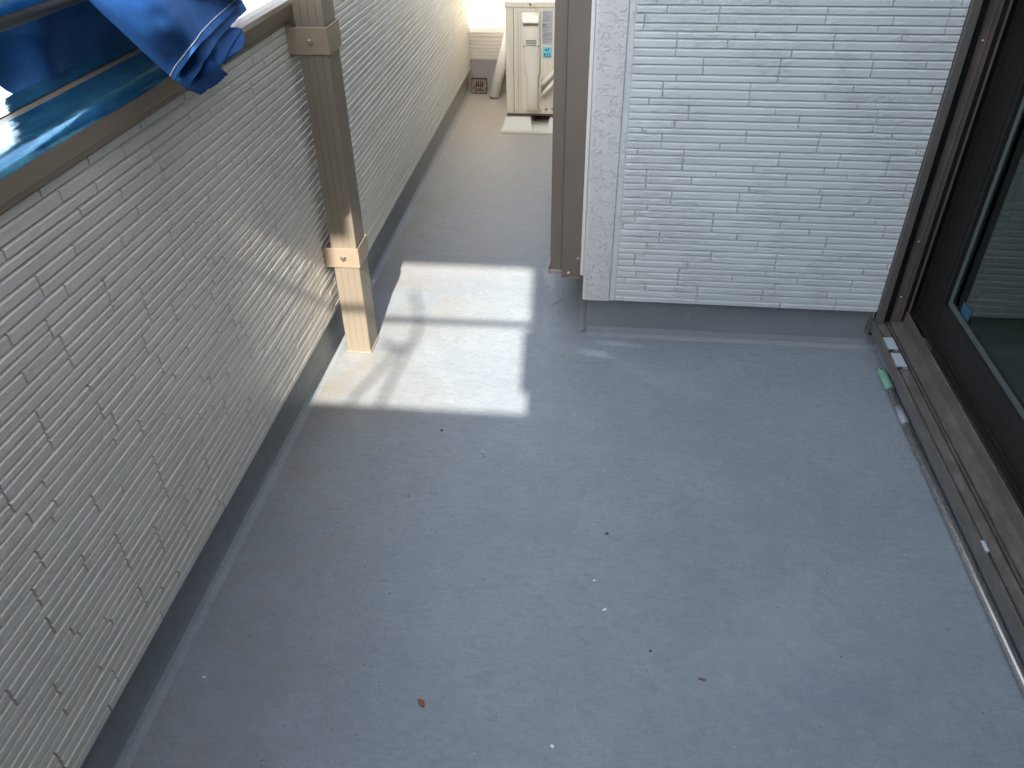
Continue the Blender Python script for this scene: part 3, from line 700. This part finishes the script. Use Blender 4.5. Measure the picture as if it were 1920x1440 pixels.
secs = [(.616,-.4555,-.3535,.003),(.613,-.4555,-.3535,.008),(.548,-.4545,-.3535,.008),(.542,-.449,-.356,.013),(.50,-.448,-.355,.016),(.455,-.447,-.354,.020),(.440,-.443,-.352,.021),(.345,-.440,-.352,.028),(.325,-.437,-.353,.031),(.296,-.424,-.360,.040),(.20,-.4235,-.3595,.044),(.135,-.4235,-.3590,.045),(.126,-.4225,-.3595,.042),(.108,-.4265,-.342,.010)]
rows = []
for z, a, b_, d in secs:
    e = min(.010, d*.7); rows.append([(a, AY+.0005, z), (a+.0015, AY-d+e, z), (a+e*.7, AY-d+.001, z), ((a+b_)/2, AY-d-.0008, z), (b_-e*.7, AY-d+.001, z), (b_-.0015, AY-d+e, z), (b_, AY+.0005, z)])
m = MB(); m.grid(rows, True); k0 = rows[0]; m.add(k0, [tuple(range(6, -1, -1))]); m.add(rows[-1], [tuple(range(7))])
cov = m.build('valve_cover', M['ac_plain'], ac)
m = MB(); m.box(-.4580, -.4566, AY-.0009, AY+.001, .107, .6185); m.box(-.3524, -.3510, AY-.0009, AY+.001, .295, .6185); m.box(-.4565, -.3525, AY-.0009, AY+.001, .6171, .6185); m.build('cover_seam', M['ac_gap'], ac)
m = MB(); m.box(-.4564, -.3530, AY-.0025, AY+.001, .108, .6168); m.build('cover_plate', M['ac_plain'], ac, bevel=.001)
m = MB(); m.prism([(AY-.008, .602), (AY-.018, .596), (AY-.030, .571), (AY-.027, .566), (AY-.008, .566)], 'x', -.446, -.361); m.build('hood', M['ac_plain'], cov, bevel=.004, seg=3)
m = MB(); m.prism([(AY-.0082, .5655), (AY-.024, .5655), (AY-.011, .553), (AY-.0082, .553)], 'x', -.442, -.365); m.build('handhold', new('ac_handhold', (.42, .35, .25), .5)[0], cov)
for z in (.480, .4685, .457):
    m = MB(); m.box(-.4280, -.3735, AY-.0225, AY-.0165, z-.0013, z+.0013); m.build('vent_slot', M['ac_gap'], cov)
m = MB(); m.box(-.3525, -.3440, AY-.022, AY-.001, .186, .292); m.build('side_tab', M['ac_plain'], ac, bevel=.002)
for x, z, y, r in ((-.4385, .4505, AY-.019, .0055), (-.3605, .4535, AY-.019, .0055), (-.3155, .1165, AY, .0075), (-.2830, .1180, AY, .006), (-.4830, .108, AY-.002, .0038)): screw(x, y, z, r, M['steel'], ac)
screw(-.4075, AY-.006, .6555, .0060, M['rust'], ac)
m = MB(); m.tube([(-.338, AY-.015, .196), (-.318, AY-.030, .222), (-.296, AY-.030, .248), (-.262, AY-.02, .285), (-.235, AY-.0, .300)], .0125, 14); m.build('wrapped_pipe', M['ac_plain'], ac)
m = MB(); m.tube([(-.340, AY-.015, .252), (-.322, AY-.028, .272), (-.300, AY-.028, .298), (-.262, AY-.015, .333), (-.235, AY, .345)], .0115, 14); m.build('wrapped_pipe', M['ac_plain'], ac)
m = MB(); m.tube([(-.338, AY-.012, .225), (-.318, AY-.018, .248), (-.300, AY-.018, .276), (-.270, AY-.01, .31)], .0045, 10); m.build('cable', M['paper'], ac)
# labels
m = MB(); m.box(-.3440, -.2880, AY-.0009, AY-.0002, .457, .627); lab = m.build('spec_label', M['paper'], ac)
m = MB(); rr = random.Random(9); z = .618
def ink(x0, x1, z0, z1): m.box(x0, x1, AY-.0014, AY-.0010, z0, z1)
while z > .464:
    if .548 < z < .566:
        z -= .002
    x = -.340; end = -.292 if rr.random() < .6 else -.312
    if .543 < z < .563: x = -.3225
    while x < end:
        w_ = rr.uniform(.002, .009); ink(x, min(x+w_, end), z-.0012, z); x += w_+rr.uniform(.0008, .004)
    z -= rr.choice([.0034, .0034, .0046])
ink(-.3410, -.3250, .5455, .5600); ink(-.3430, -.2890, .5055, .5060); ink(-.3430, -.2890, .5015, .5020); ink(-.3430, -.2890, .5770, .5774)
m.build('print', M['ink'], lab)
m = MB(); m.box(-.3365, -.3290, AY-.0018, AY-.0015, .5490, .5565); m.build('pictogram', M['paper'], lab)
m = MB(); m.box(-.3385, -.2915, AY-.0009, AY-.0002, .390, .446); cl = m.build('refrigerant_sticker', M['cyan'], ac)
m = MB()
for a in ((-.3385, -.2915, .4452, .446), (-.3385, -.2915, .390, .3908), (-.3385, -.3377, .3909, .4451), (-.2923, -.2915, .3909, .4451)): m.box(a[0], a[1], AY-.0013, AY-.0010, a[2], a[3])
m.build('border', M['teal_ink'], cl)
def text(body, x, z, size, mat, parent, sx=1.0):
    cu = bpy.data.curves.new('lettering', 'FONT'); cu.body = body; cu.size = size; cu.align_x = 'CENTER'; cu.extrude = .00015; cu.offset = size*.022
    t = bpy.data.objects.new('lettering', cu); link(t); dg = bpy.context.evaluated_depsgraph_get(); dg.update()
    me = bpy.data.meshes.new_from_object(t.evaluated_get(dg)); bpy.data.objects.remove(t); me.materials.clear(); me.materials.append(mat)
    o = link(bpy.data.objects.new('lettering', me)); o.parent = parent
    for v in me.vertices: v.co = Vector((v.co.x*sx, -v.co.z, v.co.y))
    o.location = Vector((x, AY-.0014, z))-world_loc(parent); return o
text('R32', -.3150, .3955, .0265, M['teal_ink'], cl, .92)
text('\u51b7\u5a92', -.3150, .4235, .0190, M['teal_ink'], cl, .85)
# feet blocks
def block(lab, x0, x1, ya, yb, taper):
    t = thing('foot_block', lab, 'block', ((x0+x1)/2, (ya+yb)/2, 0), 'cream blocks under the outdoor unit')
    return t
bp = thing('foot_block', 'wide cream plastic base block under the front end of the outdoor unit', 'block', (-.40, 4.5, 0))
m = MB(); m.box(-.566, -.215, 4.400, 4.84, .0008, .014); m.build('plate', M['block'], bp, bevel=.002)
def wedge(x0, x1, x0t, x1t, name, zt=.072):
    m = MB(); vs = [(x0, 4.408, .0143), (x1, 4.408, .0143), (x1, 4.83, .0143), (x0, 4.83, .0143), (x0t, 4.462, zt), (x1t, 4.462, zt), (x1t, 4.82, zt), (x0t, 4.82, zt)]
    m.add(vs, [(0,3,2,1),(4,5,6,7),(0,1,5,4),(1,2,6,5),(2,3,7,6),(3,0,4,7)]); m.build(name, M['block'], bp, bevel=.003)
wedge(-.556, -.386, -.546, -.402, 'riser'); wedge(-.304, -.220, -.296, -.224, 'riser'); wedge(-.3855, -.3045, -.4010, -.2970, 'recess', .030)
m = MB(); m.tube([(-.532, 4.480, .0725), (-.532, 4.480, .0800)], .011, 6, smooth=False); m.build('bolt', M['steel'], bp)
# ---------------- pipe, drain ----------------
pv = thing('pvc_pipe', 'short white plastic pipe leaning against the outdoor unit beside the drain', 'pipe', (-.69, 5.05, 0))
a = Vector((-.690, 5.055, .012)); b_ = Vector((-.585, 5.082, .385)); m = MB(); m.tube([a, a.lerp(b_, .5), b_], .0325, 26, caps=False); o = m.build('tube', M['pvc'], pv)
s = o.modifiers.new('wall', 'SOLIDIFY'); s.thickness = .003; s.offset = -1
dr = thing('floor_drain', 'square weathered drain grate with dark slots low in the end wall corner', 'drain', (-.79, 5.14, 0))
m = MB(); y0, y1 = 5.128, 5.1325
xs = [-.8120, -.8045, -.7985, -.7910, -.7850, -.7775, -.7715, -.7640]
m.box(-.8390, xs[0], y0, y1, .010, .0925); m.box(xs[-1], -.7450, y0, y1, .010, .0925)
m.box(xs[0], xs[-1], y0, y1, .0820, .0925); m.box(xs[0], xs[-1], y0, y1, .0365, .0440); m.box(xs[0], xs[-1], y0, y1, .010, .0180)
m.build('plate', M['grate'], dr)
for k in (1, 3, 5):
    m = MB(); m.box(xs[k], xs[k+1], y0+.0003, y1-.0003, .0182, .0363); m.box(xs[k], xs[k+1], y0+.0003, y1-.0003, .0442, .0818); m.build('bar', M['grate'], dr)
m = MB(); m.box(-.8420, -.7420, y1+.0005, 5.1495, .004, .0960); m.build('backing', M['void'], dr)
# ---------------- small litter on the coating ----------------
def flake(name, lab, cat, x, y, r, mat, seed, sx=1.0, h=.002, ang=0, group=None):
    rr = random.Random(seed); P = []; n = 9
    for k in range(n):
        a = 2*math.pi*k/n; q = r*rr.uniform(.65, 1.15); u, v = q*math.cos(a)*sx, q*math.sin(a)/sx
        P.append((x+u*math.cos(ang)-v*math.sin(ang), y+u*math.sin(ang)+v*math.cos(ang)))
    m = MB(); m.prism(P, 'z', .0006, h); o = m.build(name, mat, origin=(x, y, .0006)); tag(o, lab, cat, group); return o
LEAF = new('dry_leaf_brown', (.20, .055, .02), .6)[0]; CHIP = new('white_paint_chip', (.78, .80, .82), .5)[0]; DIRT = new('dark_grit', (.03, .028, .025), .8)[0]
flake('dry_leaf', 'curled reddish brown dry leaf bit on the floor near the bottom of the picture', 'leaf', -.306, .906, .0085, LEAF, 1, 1.5, .003, 2.2)
flake('dry_leaf', 'thin dark brown forked dry leaf bit on the floor, right of the largest white chip', 'leaf', .274, 1.020, .0045, M['rust'], 2, 1.7, .003, -.2)
flake('paint_chip', 'largest white paint chip on the grey floor', 'chip', .067, 1.179, .0052, CHIP, 3, 1.35, .002, .8)
flake('paint_chip', 'white paint chip on the grey floor closest to the camera', 'chip', -.031, .839, .0045, CHIP, 4, 1.2, .002, 2.4)
flake('paint_chip', 'small white paint chip just beyond the largest one', 'chip', .041, 1.262, .0030, CHIP, 5, 1.1, .0018)
flake('paint_chip', 'pale glassy chip on the floor close to the parapet skirting', 'chip', -.780, .916, .0042, M['paper'], 6, 1.2, .003)
flake('dirt_clump', 'small grey brown clump of dirt in the middle of the floor', 'dirt', .069, 1.416, .0050, new('grey_dirt', (.10, .09, .08), .8)[0], 7, 1.2, .003)
flake('pebble', 'tiny black pebble just in front of the sunlit patch', 'pebble', -.424, 1.782, .0042, DIRT, 8, 1.1, .003)
flake('pebble', 'tiny black pebble on the floor left of the forked leaf bit', 'pebble', .168, 1.079, .0030, DIRT, 9, 1.0, .0025)
def twig(lab, pts, r):
    m = MB(); m.tube([(x, y, .0006+r) for x, y in pts], r, 6); o = m.build('twig', DIRT, origin=(pts[0][0], pts[0][1], .0006)); tag(o, lab, 'twig')
twig('fine dark hooked fibre lying on the floor in front of the sunlit patch', [(-.292, 1.688), (-.284, 1.686), (-.281, 1.679), (-.288, 1.668)], .0006)
twig('thin dark straight twig on the floor beside the corner of the white wall', [(-.145, 2.540), (-.130, 2.556), (-.112, 2.578)], .0007)
gm = MB(); rr = random.Random(31)
for k in range(240):
    x = rr.uniform(-.82, .85); y = rr.uniform(.55, 3.2)
    if rr.random() < .5: x = rr.gauss(-.55, .13); y = rr.uniform(.7, 1.7)
    if not (-.83 < x < .88): continue
    r = rr.uniform(.0005, .0015) ; n = 4; a0 = rr.random()*6
    P = [(x+r*math.cos(a0+1.57*q)*rr.uniform(.6, 1.3), y+r*math.sin(a0+1.57*q)) for q in range(n)]
    gm.prism(P, 'z', .0004, .0004+r)
gr = gm.build('grit', DIRT); gr['kind'] = 'stuff'; tag(gr, 'fine dark grit scattered over the grey balcony floor', 'grit')
gm = MB()
for k in range(130):
    x = rr.uniform(-.6, .8); y = rr.uniform(.7, 3.0)
    if rr.random() < .4: x = rr.gauss(-.05, .10); y = rr.gauss(1.75, .15)
    if not (-.83 < x < .88): continue
    r = rr.uniform(.0004, .0012); P = [(x+r*math.cos(1.57*q+k), y+r*math.sin(1.57*q+k)) for q in range(4)]; gm.prism(P, 'z', .0004, .0004+r*.8)
gr = gm.build('white_specks', CHIP); gr['kind'] = 'stuff'; tag(gr, 'tiny white paint specks scattered over the grey balcony floor', 'specks')
